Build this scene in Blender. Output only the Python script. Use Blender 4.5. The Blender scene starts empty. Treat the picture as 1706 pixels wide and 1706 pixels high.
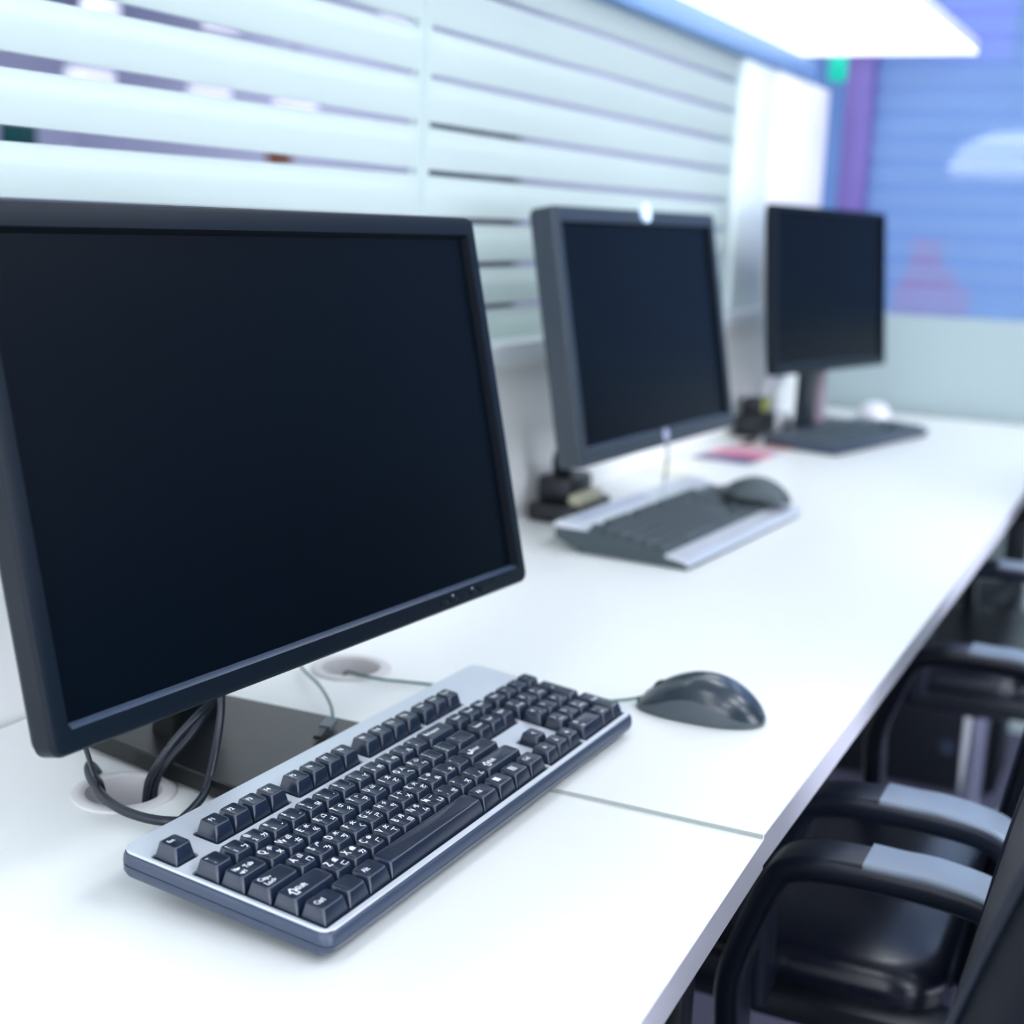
import bpy, bmesh, math, random
from mathutils import Vector, Matrix, Euler
random.seed(7)
S = bpy.context.scene
COL = S.collection
PI = math.pi
DZ = 0.74                      # height of the desk top above the floor; everything below is written relative to the desk top

# ------------------------------------------------------------------ camera
cd = bpy.data.cameras.new('camera')
cam = bpy.data.objects.new('camera', cd)
COL.objects.link(cam)
R_ = (0.43429, -0.89992, 0.03985); D_ = (-0.165, -0.123, -0.979); F_ = (0.886, 0.418, -0.202)
CAMR = None
CAM_M = [[0, 0, 0], [0, 0, 0], [0, 0, 0]]
def cam_axes(yaw, pitch, roll):
    f = Vector((math.cos(pitch) * math.cos(yaw), math.cos(pitch) * math.sin(yaw), -math.sin(pitch)))
    r = Vector((math.sin(yaw), -math.cos(yaw), 0)); d = f.cross(r)
    c, s = math.cos(roll), math.sin(roll)
    return r * c + d * s, -s * r + c * d, f
r, d, f = cam_axes(0.441014, 0.203264, -0.040937)
cam.matrix_world = Matrix(((r.x, -d.x, -f.x, -0.629919), (r.y, -d.y, -f.y, -0.411652), (r.z, -d.z, -f.z, 0.41714 + DZ), (0, 0, 0, 1)))
cd.sensor_fit = 'HORIZONTAL'; cd.sensor_width = 36.0; cd.lens = 50.202591
cd.clip_start = 0.01; cd.clip_end = 100
cd.dof.use_dof = True
cd.dof.focus_distance = 0.93
cd.dof.aperture_fstop = 4.4
S.camera = cam

# ------------------------------------------------------------------ world, exposure
w = bpy.data.worlds.new('world'); S.world = w; w.use_nodes = True
w.node_tree.nodes['Background'].inputs[0].default_value = (0.55, 0.7, 1.0, 1)
w.node_tree.nodes['Background'].inputs[1].default_value = 0.3
S.view_settings.view_transform = 'Standard'
S.view_settings.look = 'None'
S.view_settings.exposure = -0.58
S.view_settings.gamma = 1.0
S.view_settings.use_curve_mapping = False
LAMP = 14.0                     # radiance of the ceiling light diffusers above the desks
LAMP2 = 12.5                    # those of the brighter room behind the striped glass

# ------------------------------------------------------------------ materials
def mat(name, col, rough=0.5, metal=0.0, spec=0.5, noise=0.0, nscale=40, emit=None, estr=0.0, coat=0.0, bump=0.0, bscale=300):
    m = bpy.data.materials.new(name); m.use_nodes = True
    nt = m.node_tree; b = nt.nodes['Principled BSDF']
    b.inputs['Base Color'].default_value = (*col, 1)
    b.inputs['Roughness'].default_value = rough
    b.inputs['Metallic'].default_value = metal
    b.inputs['Specular IOR Level'].default_value = spec
    b.inputs['Coat Weight'].default_value = coat
    if emit:
        b.inputs['Emission Color'].default_value = (*emit, 1)
        b.inputs['Emission Strength'].default_value = estr
    tc = nt.nodes.new('ShaderNodeTexCoord')
    if noise > 0:
        n = nt.nodes.new('ShaderNodeTexNoise'); n.inputs['Scale'].default_value = nscale
        n.inputs['Detail'].default_value = 3
        mx = nt.nodes.new('ShaderNodeMix'); mx.data_type = 'RGBA'
        mx.inputs[6].default_value = (*[c * (1 - noise) for c in col], 1)
        mx.inputs[7].default_value = (*[min(1, c * (1 + noise)) for c in col], 1)
        nt.links.new(tc.outputs['Object'], n.inputs['Vector'])
        nt.links.new(n.outputs['Fac'], mx.inputs[0]); nt.links.new(mx.outputs[2], b.inputs['Base Color'])
    if bump > 0:
        n2 = nt.nodes.new('ShaderNodeTexNoise'); n2.inputs['Scale'].default_value = bscale
        bp = nt.nodes.new('ShaderNodeBump'); bp.inputs['Strength'].default_value = bump; bp.inputs['Distance'].default_value = 0.0005
        nt.links.new(tc.outputs['Object'], n2.inputs['Vector'])
        nt.links.new(n2.outputs['Fac'], bp.inputs['Height']); nt.links.new(bp.outputs['Normal'], b.inputs['Normal'])
    return m

M = {}
M['laminate'] = mat('white_laminate', (0.765, 0.785, 0.765), 0.35, noise=0.008, nscale=8)
M['edge'] = mat('laminate_edge', (0.74, 0.735, 0.84), 0.4, noise=0.01, nscale=20)  # white edge face, lilac of its shading put into the colour
M['panel'] = mat('painted_panel', (0.96, 0.97, 0.94), 0.5, noise=0.015, nscale=5)
M['sill'] = mat('white_sill', (0.86, 0.92, 0.92), 0.35, noise=0.01, nscale=9)
M['rail'] = mat('blue_anodised_rail', (0.17, 0.34, 0.62), 0.4, metal=0.2, noise=0.03, nscale=9)
M['end_white'] = mat('end_panel_white', (0.92, 0.92, 0.93), 0.5, noise=0.01, nscale=6)
M['post'] = mat('pale_post', (0.80, 0.90, 0.93), 0.45, noise=0.01, nscale=6)
M['wall'] = mat('grey_paint', (0.80, 0.80, 0.97), 0.7, noise=0.03, nscale=3)
M['wall_bright'] = mat('light_blue_paint', (0.66, 0.72, 0.84), 0.7, noise=0.03, nscale=3)
M['wall_dim'] = mat('slate_paint', (0.035, 0.045, 0.08), 0.7, noise=0.04, nscale=3)
M['wall_blue'] = mat('blue_paint', (0.25, 0.46, 0.95), 0.6, noise=0.05, nscale=1.5)
M['wall_pale'] = mat('pale_blue_panel', (0.36, 0.45, 0.46), 0.5, noise=0.02, nscale=3)
M['ceiling'] = mat('ceiling_tile', (0.80, 0.82, 0.87), 0.8, noise=0.03, nscale=6)
M['carpet'] = mat('dark_carpet', (0.07, 0.07, 0.115), 0.9, noise=0.35, nscale=260, bump=0.5)
M['lilac'] = mat('lilac_panel', (0.66, 0.34, 0.95), 0.5, noise=0.03, nscale=4)
M['purple'] = mat('purple_post', (0.15, 0.11, 0.36), 0.5, noise=0.05, nscale=7)
M['green'] = mat('green_sign', (0.0, 0.55, 0.38), 0.4, noise=0.02, emit=(0.0, 0.8, 0.55), estr=0.7)
M['pink'] = mat('pink_card', (1.0, 0.10, 0.35), 0.5, noise=0.04, nscale=20)
M['screen'] = mat('black_screen', (0.001, 0.003, 0.006), 0.30, spec=0.075, noise=0.05, nscale=60)
M['bezel'] = mat('black_bezel', (0.003, 0.007, 0.013), 0.36, spec=0.17, noise=0.04, nscale=90, bump=0.08, bscale=1500)
M['matte'] = mat('matte_black_lip', (0.003, 0.005, 0.008), 0.7, spec=0.08, noise=0.02)  # side and top lips darkened as if shaded
M['band'] = mat('grey_green_end_band', (0.36, 0.40, 0.38), 0.5, noise=0.02)
M['lip'] = mat('glossy_screen_lip', (0.04, 0.06, 0.10), 0.22, spec=1.0, noise=0.02)  # lower lip lightened so that its highlight shows
M['bezel_grey'] = mat('charcoal_bezel', (0.022, 0.033, 0.046), 0.42, noise=0.04, nscale=90)
M['black'] = mat('black_plastic', (0.008, 0.011, 0.016), 0.4, noise=0.05, nscale=60)
M['stand'] = mat('satin_black_stand', (0.006, 0.008, 0.009), 0.36, spec=0.4, noise=0.05, nscale=60)
M['key'] = mat('dark_key_plastic', (0.007, 0.015, 0.034), 0.27, spec=0.7, noise=0.05, nscale=200)
M['keygrey'] = mat('grey_key_plastic', (0.045, 0.065, 0.075), 0.5, noise=0.05, nscale=200)
M['legend'] = mat('white_legend_print', (0.80, 0.82, 0.85), 0.5, noise=0.01)
M['silver'] = mat('silver_paint', (0.62, 0.66, 0.72), 0.28, metal=0.35, noise=0.015, nscale=60)
M['body'] = mat('slate_body_plastic', (0.035, 0.050, 0.085), 0.3, noise=0.04, nscale=60)
M['recess'] = mat('recess_plastic', (0.006, 0.008, 0.014), 0.5, noise=0.05)
M['mouse'] = mat('grey_mouse_shell', (0.022, 0.034, 0.046), 0.27, coat=0.15, noise=0.04, nscale=60)
M['mousebody'] = mat('matte_mouse_side', (0.06, 0.08, 0.095), 0.5, noise=0.04, nscale=300, bump=0.15, bscale=2500)
M['cable'] = mat('black_cable_rubber', (0.012, 0.018, 0.028), 0.35, noise=0.05)
M['greencable'] = mat('dark_green_cable', (0.006, 0.09, 0.075), 0.35, noise=0.05)
M['greycable'] = mat('grey_cable', (0.45, 0.50, 0.52), 0.4, noise=0.05)
M['grommet'] = mat('warm_grey_grommet', (0.60, 0.585, 0.58), 0.45, noise=0.02, nscale=50)
M['seat'] = mat('seat_leather', (0.005, 0.008, 0.018), 0.26, spec=0.6, noise=0.1, nscale=80, bump=0.1, bscale=500)
M['arm'] = mat('arm_leather', (0.006, 0.010, 0.020), 0.36, spec=0.35, noise=0.1, nscale=80)
M['leather'] = mat('black_leather', (0.004, 0.006, 0.010), 0.5, spec=0.18, noise=0.1, nscale=80, bump=0.25, bscale=500)
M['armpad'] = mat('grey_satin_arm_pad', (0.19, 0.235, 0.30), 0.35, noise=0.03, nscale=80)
M['chrome'] = mat('chrome', (0.75, 0.77, 0.85), 0.18, metal=1.0, noise=0.01)
M['plug'] = mat('grey_plug', (0.10, 0.12, 0.14), 0.3, noise=0.03)
M['label'] = mat('beige_label', (0.52, 0.52, 0.36), 0.5, noise=0.06, nscale=60)
M['yellow'] = mat('yellow_green_tag', (0.45, 0.50, 0.12), 0.5, noise=0.05)
M['white'] = mat('white_plastic', (0.82, 0.82, 0.86), 0.35, noise=0.01)
M['badge'] = mat('pale_badge', (0.45, 0.47, 0.62), 0.3, metal=0.3, noise=0.02)
M['led'] = mat('bright_badge', (0.7, 0.85, 1.0), 0.3, noise=0.02, emit=(0.45, 0.65, 1.0), estr=0.9)
M['mauve'] = mat('mauve_plastic', (0.42, 0.34, 0.40), 0.4, noise=0.05)
M['brown'] = mat('brown_box_card', (0.35, 0.13, 0.05), 0.7, noise=0.1)
M['cream'] = mat('cream_paper', (0.80, 0.78, 0.66), 0.7, noise=0.02)
M['cabinet'] = mat('grey_cabinet_paint', (0.30, 0.33, 0.42), 0.5, noise=0.03)
M['darkwood'] = mat('dark_slate_board', (0.035, 0.045, 0.06), 0.6, noise=0.1)
M['lampframe'] = mat('lamp_frame', (0.7, 0.73, 0.8), 0.4, noise=0.02)
def emissive(name, col, s):
    return mat(name, (0.9, 0.9, 0.9), 0.6, noise=0.01, emit=col, estr=s)
M['diffuser'] = emissive('lamp_diffuser', (0.90, 0.96, 1.0), LAMP)
M['diffuser_top'] = emissive('lamp_diffuser_dimmed', (0.92, 0.97, 1.0), 7.5)
M['diffuser2'] = emissive('lamp_diffuser_bright', (0.96, 1.0, 0.98), LAMP2)
M['pendant'] = emissive('pendant_diffuser', (0.92, 0.90, 1.0), 1.2)
M['lightbox'] = emissive('light_box_diffuser', (0.95, 0.98, 1.0), 2.3)

def flyer_mat():
    m = mat('printed_leaflet', (0.5, 0.3, 0.4), 0.35)
    nt = m.node_tree; tc = nt.nodes.new('ShaderNodeTexCoord'); sx = nt.nodes.new('ShaderNodeSeparateXYZ')
    cr = nt.nodes.new('ShaderNodeValToRGB'); cr.color_ramp.interpolation = 'CONSTANT'
    e = cr.color_ramp.elements
    e[0].position = 0; e[0].color = (0.10, 0.08, 0.22, 1)
    e[1].position = 0.30; e[1].color = (0.75, 0.22, 0.30, 1)
    for p_, c_ in ((0.62, (0.62, 0.55, 0.66, 1)), (0.85, (0.75, 0.38, 0.25, 1))):
        x_ = e.new(p_); x_.color = c_
    nt.links.new(tc.outputs['Generated'], sx.inputs[0]); nt.links.new(sx.outputs['X'], cr.inputs[0])
    nt.links.new(cr.outputs[0], nt.nodes['Principled BSDF'].inputs['Base Color'])
    return m
M['flyer'] = flyer_mat()

def glass_mat(name, length, z0, pitch, half, zmin, zmax, frost, trans, clear, margin=0.014, xmargin0=None, fr_mix=1.0, slot_k=1.0):
    """glass pane with frosted film: clear horizontal slots every `pitch`, everything else frosted"""
    m = bpy.data.materials.new(name); m.use_nodes = True
    nt = m.node_tree; N = nt.nodes; L = nt.links
    for n in list(N): N.remove(n)
    out = N.new('ShaderNodeOutputMaterial'); tc = N.new('ShaderNodeTexCoord'); sp = N.new('ShaderNodeSeparateXYZ')
    L.new(tc.outputs['Object'], sp.inputs[0])
    def mth(op, a, b=None):
        n = N.new('ShaderNodeMath'); n.operation = op
        for i, v in enumerate((a, b)):
            if v is None: continue
            if isinstance(v, (int, float)): n.inputs[i].default_value = v
            else: L.new(v, n.inputs[i])
        return n.outputs[0]
    t = mth('DIVIDE', mth('SUBTRACT', sp.outputs['Z'], z0), pitch)
    fr = mth('ABSOLUTE', mth('SUBTRACT', mth('FRACT', mth('ADD', t, 0.5)), 0.5))
    hw = N.new('ShaderNodeMapRange'); L.new(sp.outputs['X'], hw.inputs[0])
    for i_, v_ in enumerate(half): hw.inputs[i_ + 1].default_value = v_
    slot = mth('LESS_THAN', mth('MULTIPLY', fr, pitch), hw.outputs[0])
    for v in (mth('GREATER_THAN', sp.outputs['Z'], zmin), mth('LESS_THAN', sp.outputs['Z'], zmax),
              mth('GREATER_THAN', sp.outputs['X'], margin if xmargin0 is None else xmargin0), mth('LESS_THAN', sp.outputs['X'], length - margin)):
        slot = mth('MULTIPLY', slot, v)
    dif = N.new('ShaderNodeBsdfDiffuse'); dif.inputs[0].default_value = (*frost, 1)
    tr = N.new('ShaderNodeBsdfTranslucent'); tr.inputs[0].default_value = (*trans, 1)
    mx = N.new('ShaderNodeMixShader'); mx.inputs[0].default_value = 0.5
    L.new(dif.outputs[0], mx.inputs[1]); L.new(tr.outputs[0], mx.inputs[2])
    gl = N.new('ShaderNodeBsdfGlossy'); gl.inputs['Roughness'].default_value = 0.25
    lw = N.new('ShaderNodeLayerWeight'); lw.inputs[0].default_value = 0.5
    frv = mth('MULTIPLY_ADD', mth('POWER', lw.outputs['Facing'], 5.0), 0.10)
    frv.node.inputs[2].default_value = 0.02
    mf = N.new('ShaderNodeMixShader'); L.new(frv, mf.inputs[0]); L.new(mx.outputs[0], mf.inputs[1]); L.new(gl.outputs[0], mf.inputs[2])
    tp = N.new('ShaderNodeBsdfTransparent'); tp.inputs[0].default_value = (*clear, 1)
    gs = N.new('ShaderNodeBsdfGlossy'); gs.inputs['Roughness'].default_value = 0.03
    mc = N.new('ShaderNodeMixShader'); L.new(frv, mc.inputs[0]); L.new(tp.outputs[0], mc.inputs[1]); L.new(gs.outputs[0], mc.inputs[2])
    frosted = mf.outputs[0]
    if fr_mix < 1:
        mm = N.new('ShaderNodeMixShader'); mm.inputs[0].default_value = fr_mix
        L.new(tp.outputs[0], mm.inputs[1]); L.new(mf.outputs[0], mm.inputs[2]); frosted = mm.outputs[0]
    if slot_k < 1: slot = mth('MULTIPLY', slot, slot_k)
    fin = N.new('ShaderNodeMixShader'); L.new(slot, fin.inputs[0]); L.new(frosted, fin.inputs[1]); L.new(mc.outputs[0], fin.inputs[2])
    L.new(fin.outputs[0], out.inputs[0])
    return m

# ------------------------------------------------------------------ mesh helpers
def link(name, me, m=None, parent=None, smooth=None):
    o = bpy.data.objects.new(name, me); COL.objects.link(o)
    if m is not None and not me.materials: me.materials.append(m)
    if parent is not None: o.parent = parent
    if smooth is not None:
        try:
            me.shade_auto_smooth(use_auto_smooth=True)
        except Exception: pass
        me.polygons.foreach_set('use_smooth', [True] * len(me.polygons))
        shp = me
        mark_sharp(shp, smooth)
    return o
def mark_sharp(me, ang):
    bm = bmesh.new(); bm.from_mesh(me)
    for e in bm.edges:
        if len(e.link_faces) == 2 and e.calc_face_angle(0) > math.radians(ang): e.smooth = False
        else: e.smooth = True
    bm.to_mesh(me); bm.free()
def finish(bm, name, m, parent=None, smooth=35, recalc=True):
    if recalc: bmesh.ops.recalc_face_normals(bm, faces=bm.faces[:])
    me = bpy.data.meshes.new(name); bm.to_mesh(me); bm.free()
    return link(name, me, m, parent, smooth)
def bbox(bm, x0, x1, y0, y1, z0, z1, bev=0.0, seg=2, mtx=None):
    g = bmesh.ops.create_cube(bm, size=1.0)
    vs = g['verts']
    for v in vs:
        v.co = Vector(((x0 + x1) / 2 + v.co.x * (x1 - x0), (y0 + y1) / 2 + v.co.y * (y1 - y0), (z0 + z1) / 2 + v.co.z * (z1 - z0)))
    if bev > 0:
        es = list({e for v in vs for e in v.link_edges})
        r = bmesh.ops.bevel(bm, geom=es, offset=bev, segments=seg, affect='EDGES', profile=0.5)
        vs = list(set(r['verts']) | {v for v in vs if v.is_valid})
    if mtx is not None:
        for v in vs: v.co = mtx @ v.co
    return vs
def box(name, m, x0, x1, y0, y1, z0, z1, bev=0.0, parent=None, seg=2, mtx=None):
    bm = bmesh.new(); bbox(bm, x0, x1, y0, y1, z0, z1, bev, seg, mtx)
    return finish(bm, name, m, parent)
def catmull(pts, n=8):
    P = [Vector(p) for p in pts]
    P = [P[0] * 2 - P[1]] + P + [P[-1] * 2 - P[-2]]
    out = []
    for i in range(1, len(P) - 2):
        for k in range(n):
            t = k / n
            a, b, c, d_ = P[i - 1], P[i], P[i + 1], P[i + 2]
            out.append(0.5 * ((2 * b) + (c - a) * t + (2 * a - 5 * b + 4 * c - d_) * t * t + (3 * b - a - 3 * c + d_) * t ** 3))
    out.append(P[-2]); return out
def sweep(bm, pts, prof, up=Vector((0, 0, 1)), cap=True, fixed=None, closed=False):
    """sweep a closed 2D profile (list of (u,v)) along pts"""
    rings = []; n = len(pts); prev = None
    for i, p in enumerate(pts):
        if closed: t = (pts[(i + 1) % n] - pts[i - 1]).normalized()
        else: t = (pts[min(i + 1, n - 1)] - pts[max(i - 1, 0)]).normalized()
        if fixed is not None:
            a = fixed.normalized(); b = t.cross(a).normalized()
        else:
            if prev is None:
                a = t.cross(up)
                if a.length < 1e-3: a = t.cross(Vector((1, 0, 0)))
                a.normalize()
            else:
                a = (prev - t * prev.dot(t)).normalized()
            b = t.cross(a).normalized(); prev = a
        rings.append([bm.verts.new(p + a * u_ + b * v_) for u_, v_ in prof])
    k = len(prof)
    m_ = n if closed else n - 1
    for i in range(m_):
        r0, r1 = rings[i], rings[(i + 1) % n]
        for j in range(k): bm.faces.new((r0[j], r0[(j + 1) % k], r1[(j + 1) % k], r1[j]))
    if cap and not closed:
        bm.faces.new(rings[0]); bm.faces.new(list(reversed(rings[-1])))
def circ(r, n=12): return [(r * math.cos(2 * PI * i / n), r * math.sin(2 * PI * i / n)) for i in range(n)]
def rrect(w, h, r, seg=4):
    pts = []
    for cx, cy, a0 in ((w / 2 - r, h / 2 - r, 0), (-w / 2 + r, h / 2 - r, 90), (-w / 2 + r, -h / 2 + r, 180), (w / 2 - r, -h / 2 + r, 270)):
        for k in range(seg + 1):
            a = math.radians(a0 + 90 * k / seg); pts.append((cx + r * math.cos(a), cy + r * math.sin(a)))
    return pts
def tube(name, m, pts, r, parent=None, n=8, k=12):
    bm = bmesh.new(); sweep(bm, catmull(pts, n), circ(r, k)); return finish(bm, name, m, parent, 60)
def lathe(bm, prof, n=32, c=(0, 0, 0), cap=False):
    rings = []
    for r, z in prof:
        rings.append([bm.verts.new((c[0] + r * math.cos(2 * PI * i / n), c[1] + r * math.sin(2 * PI * i / n), c[2] + z)) for i in range(n)])
    for a, b in zip(rings, rings[1:]):
        for j in range(n): bm.faces.new((a[j], a[(j + 1) % n], b[(j + 1) % n], b[j]))
    if cap:
        bm.faces.new(list(reversed(rings[0]))); bm.faces.new(rings[-1])
def plate_with_holes(bm, outer, holes, z0, z1):
    loops = []
    for L_ in [outer] + holes:
        vs = [bm.verts.new((x, y, z0)) for x, y in L_]
        es = [bm.edges.new((vs[i], vs[(i + 1) % len(vs)])) for i in range(len(vs))]
        loops += es
    r = bmesh.ops.triangle_fill(bm, use_beauty=True, use_dissolve=False, edges=loops)
    fs = [g for g in r['geom'] if isinstance(g, bmesh.types.BMFace)]
    e = bmesh.ops.extrude_face_region(bm, geom=fs)
    for v in [g for g in e['geom'] if isinstance(g, bmesh.types.BMVert)]: v.co.z = z1
def loft(bm, rings, cap0=True, cap1=True):
    R = [[bm.verts.new(p) for p in ring] for ring in rings]
    n = len(R[0])
    for a, b in zip(R, R[1:]):
        for j in range(n): bm.faces.new((a[j], a[(j + 1) % n], b[(j + 1) % n], b[j]))
    if cap0: bm.faces.new(list(reversed(R[0])))
    if cap1: bm.faces.new(R[-1])
    return R
def thing(name, label, cat, loc=(0, 0, 0), rot=(0, 0, 0), group=None):
    o = bpy.data.objects.new(name, None); COL.objects.link(o)
    o.empty_display_size = 0.05
    o.location = loc; o.rotation_euler = rot; o['label'] = label; o['category'] = cat
    if group: o['group'] = group
    return o
def tag(o, label, cat, group=None):
    o['label'] = label; o['category'] = cat
    if group: o['group'] = group
    return o
def struct(o, label=None):
    o['kind'] = 'structure'
    if label: o['label'] = label
    return o

def emissive_fill():
    return emissive('daylight_window', (0.84, 0.87, 1.0), 8.0)

# ------------------------------------------------------------------ the rooms (setting)
YW = 0.426                                     # near face of the partition behind the desks
struct(box('floor', M['carpet'], -3.4, 7.7, -4.2, 7.2, -0.80, -DZ), 'dark carpet floor')
struct(box('ceiling', M['ceiling'], -3.4, 7.7, -4.2, 7.2, 1.95, 2.05), 'pale tiled ceiling')
struct(box('wall_back', M['wall_bright'], -3.4, -3.3, -4.2, 7.2, -DZ, 1.95), 'pale wall behind the viewer')
struct(box('window_5', emissive('daylight_window_back', (0.92, 0.94, 1.0), 5.0), -3.295, -3.285, -2.6, 0.30, -0.20, 1.60), 'tall daylight window behind the viewer')  # unseen glowing panel added to brighten the low wall and left-hand sides
struct(box('wall_right', M['wall_bright'], -3.3, 7.6, -4.2, -4.1, 0.95, 1.95), 'light upper wall across the room')
struct(box('wall_right_low', M['wall_dim'], -3.3, 7.6, -4.2, -4.09, -DZ, 0.945), 'dark slate lower wall across the room')  # out of view, kept dark so the screens reflect less
g = box('window_4', emissive_fill(), -3.0, 1.9, -4.085, -4.075, -0.30, 1.55)  # unseen glowing panel added to light the partition and desk edge
struct(g, 'tall daylight window across the room')
for k_ in range(4):
    struct(box('trim_%d' % (5 + k_), M['sill'], -3.02 + k_ * 1.64 - 0.02, -3.02 + k_ * 1.64 + 0.02, -4.074, -4.05, -0.32, 1.57), 'white window frame post across the room')  # posts dressing the added glowing panel
struct(box('wall_left', M['wall'], -3.3, 7.6, 7.1, 7.2, -DZ, 1.95), 'grey wall of the room behind the glass')
struct(box('wall_far_office', M['wall'], 7.6, 7.7, 2.0, 7.2, -DZ, 1.95), 'lavender grey far wall of the room behind the striped glass')
struct(box('wall_far', M['wall_blue'], 7.6, 7.7, -4.2, 1.998, -DZ, 1.95), 'blue far wall')
# low solid part of the partition, its sill, rail and end panel
struct(box('wall_partition', M['panel'], -1.6, 2.79, YW, YW + 0.09, -DZ, 0.222), 'off-white low partition wall behind the desks')
struct(box('trim_1', M['sill'], -1.6, 2.79, YW - 0.012, YW + 0.10, 0.224, 0.252, bev=0.003), 'white sill under the striped glass')
struct(box('trim_2', M['rail'], -1.6, 2.62, YW - 0.004, YW + 0.080, 0.737, 0.780, bev=0.002), 'blue top rail of the glass partition')
struct(box('trim_3', M['post'], 2.135, 2.345, YW + 0.008, YW + 0.07, 0.254, 0.735, bev=0.002), 'pale post at the end of the striped glass')
struct(box('wall_end', M['end_white'], 2.352, 2.79, YW + 0.004, YW + 0.075, 0.254, 0.735, bev=0.002), 'white panel closing the partition')
PITCH = 0.0557
for nm, x0, x1 in (('window_1', -1.6, 0.896), ('window_2', 0.899, 2.132)):
    L_ = x1 - x0
    g = box(nm, glass_mat(nm + '_striped_glass', L_, 0.299, PITCH, ((1.8, 2.49, 0.0066, 0.0036) if nm == 'window_1' else (0.0, 1.2, 0.0034, 0.0062)), 0.285, 0.705, (0.66, 0.74, 0.725), (0.80, 0.90, 0.88), (0.86, 0.88, 0.94)),
            0, L_, 0, 0.010, 0.254, 0.735)
    g.location = (x0, YW + 0.020, 0)
    struct(g, 'glass pane with frosted bands and narrow clear stripes')
# end partition across the end of the desks
XE = 2.83
struct(box('wall_end_low', M['wall_pale'], XE, XE + 0.08, -1.9, 0.42, -DZ, 0.228), 'pale blue low wall at the end of the desks')
g = box('window_3', glass_mat('window_3_blue_glass', 2.3, 0.30, PITCH, (0.0, 2.3, 0.006, 0.006), 0.285, 1.9, (0.40, 0.57, 0.80), (0.40, 0.58, 0.84), (0.78, 0.86, 1.0), fr_mix=0.44, slot_k=0.35),
        0, 2.24, 0, 0.010, 0.230, 1.94)
g.rotation_euler = (0, 0, PI / 2); g.location = (XE + 0.045, -1.9, 0)
struct(g, 'blue tinted glass at the end of the desks')
struct(box('trim_4', M['purple'], XE - 0.01, XE + 0.08, 0.342, 0.402, 0.230, 1.94, bev=0.002), 'purple upright at the edge of the blue glass')

# ------------------------------------------------------------------ desks
def desk(name, label, x0, x1, grom, yaw=0.0, z=0.0, px=0.0):
    t = thing(name, label, 'desk', (px, 0, -DZ), (0, 0, yaw), 'white desks along the partition')
    hole = [(grom[0] - px + 0.029 * math.cos(a), grom[1] + 0.029 * math.sin(a)) for a in [2 * PI * i / 40 for i in range(40)]]
    zz = DZ + z
    bm = bmesh.new()
    plate_with_holes(bm, [(x0 - px, -0.1785), (x1 - px, -0.1785), (x1 - px, YW - 0.002), (x0 - px, YW - 0.002)], [hole], zz - 0.025, zz - 0.0006)
    d_ = finish(bm, 'desktop', M['laminate'], t, 30)
    box('edge_band', M['edge'], x0 - px, x1 - px, -0.1795, -0.1785, zz - 0.0252, zz - 0.0008, parent=t)
    if px == 0: box('end_band', M['band'], x0 - 0.0004, x0 - 0.00005, -0.1785, YW - 0.002, zz - 0.0248, zz - 0.0007, parent=t)['label'] = 'grey-green end band'
    # grommet: ring and sleeve
    bm = bmesh.new()
    lathe(bm, [(0.0375, -0.0006), (0.0372, 0.0012), (0.0350, 0.0022), (0.0300, 0.0024), (0.0275, 0.0012), (0.0268, -0.004), (0.0262, -0.024), (0.0290, -0.024), (0.0289, -0.0006), (0.0375, -0.0006)], 48)
    gr = finish(bm, 'grommet', M['grommet'], t, 40)
    gr.location = (grom[0] - px, grom[1], zz)
    gr['label'] = 'round warm grey cable grommet'
    for lx in (x0 - px + 0.03, x1 - px - 0.06):
        b = bmesh.new(); bbox(b, lx, lx + 0.03, -0.12, -0.07, 0, zz - 0.026, 0.003); bbox(b, lx, lx + 0.03, 0.33, 0.38, 0, zz - 0.026, 0.003)
        bbox(b, lx, lx + 0.03, -0.12, 0.38, zz - 0.07, zz - 0.026, 0.003)
        finish(b, 'leg_frame', M['black'], t)
    return t
desk('desk', 'near white desk with the front keyboard, ending at the joint beside the mouse', -1.3, 0.2975, (0.141, 0.256), math.radians(1.6), -0.0033, 0.2975)
desk('desk', 'long white desk beyond the joint, carrying the mouse and the two far computers', 0.2990, 2.79, (0.460, 0.262), 0, 0, 0.0)

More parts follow.
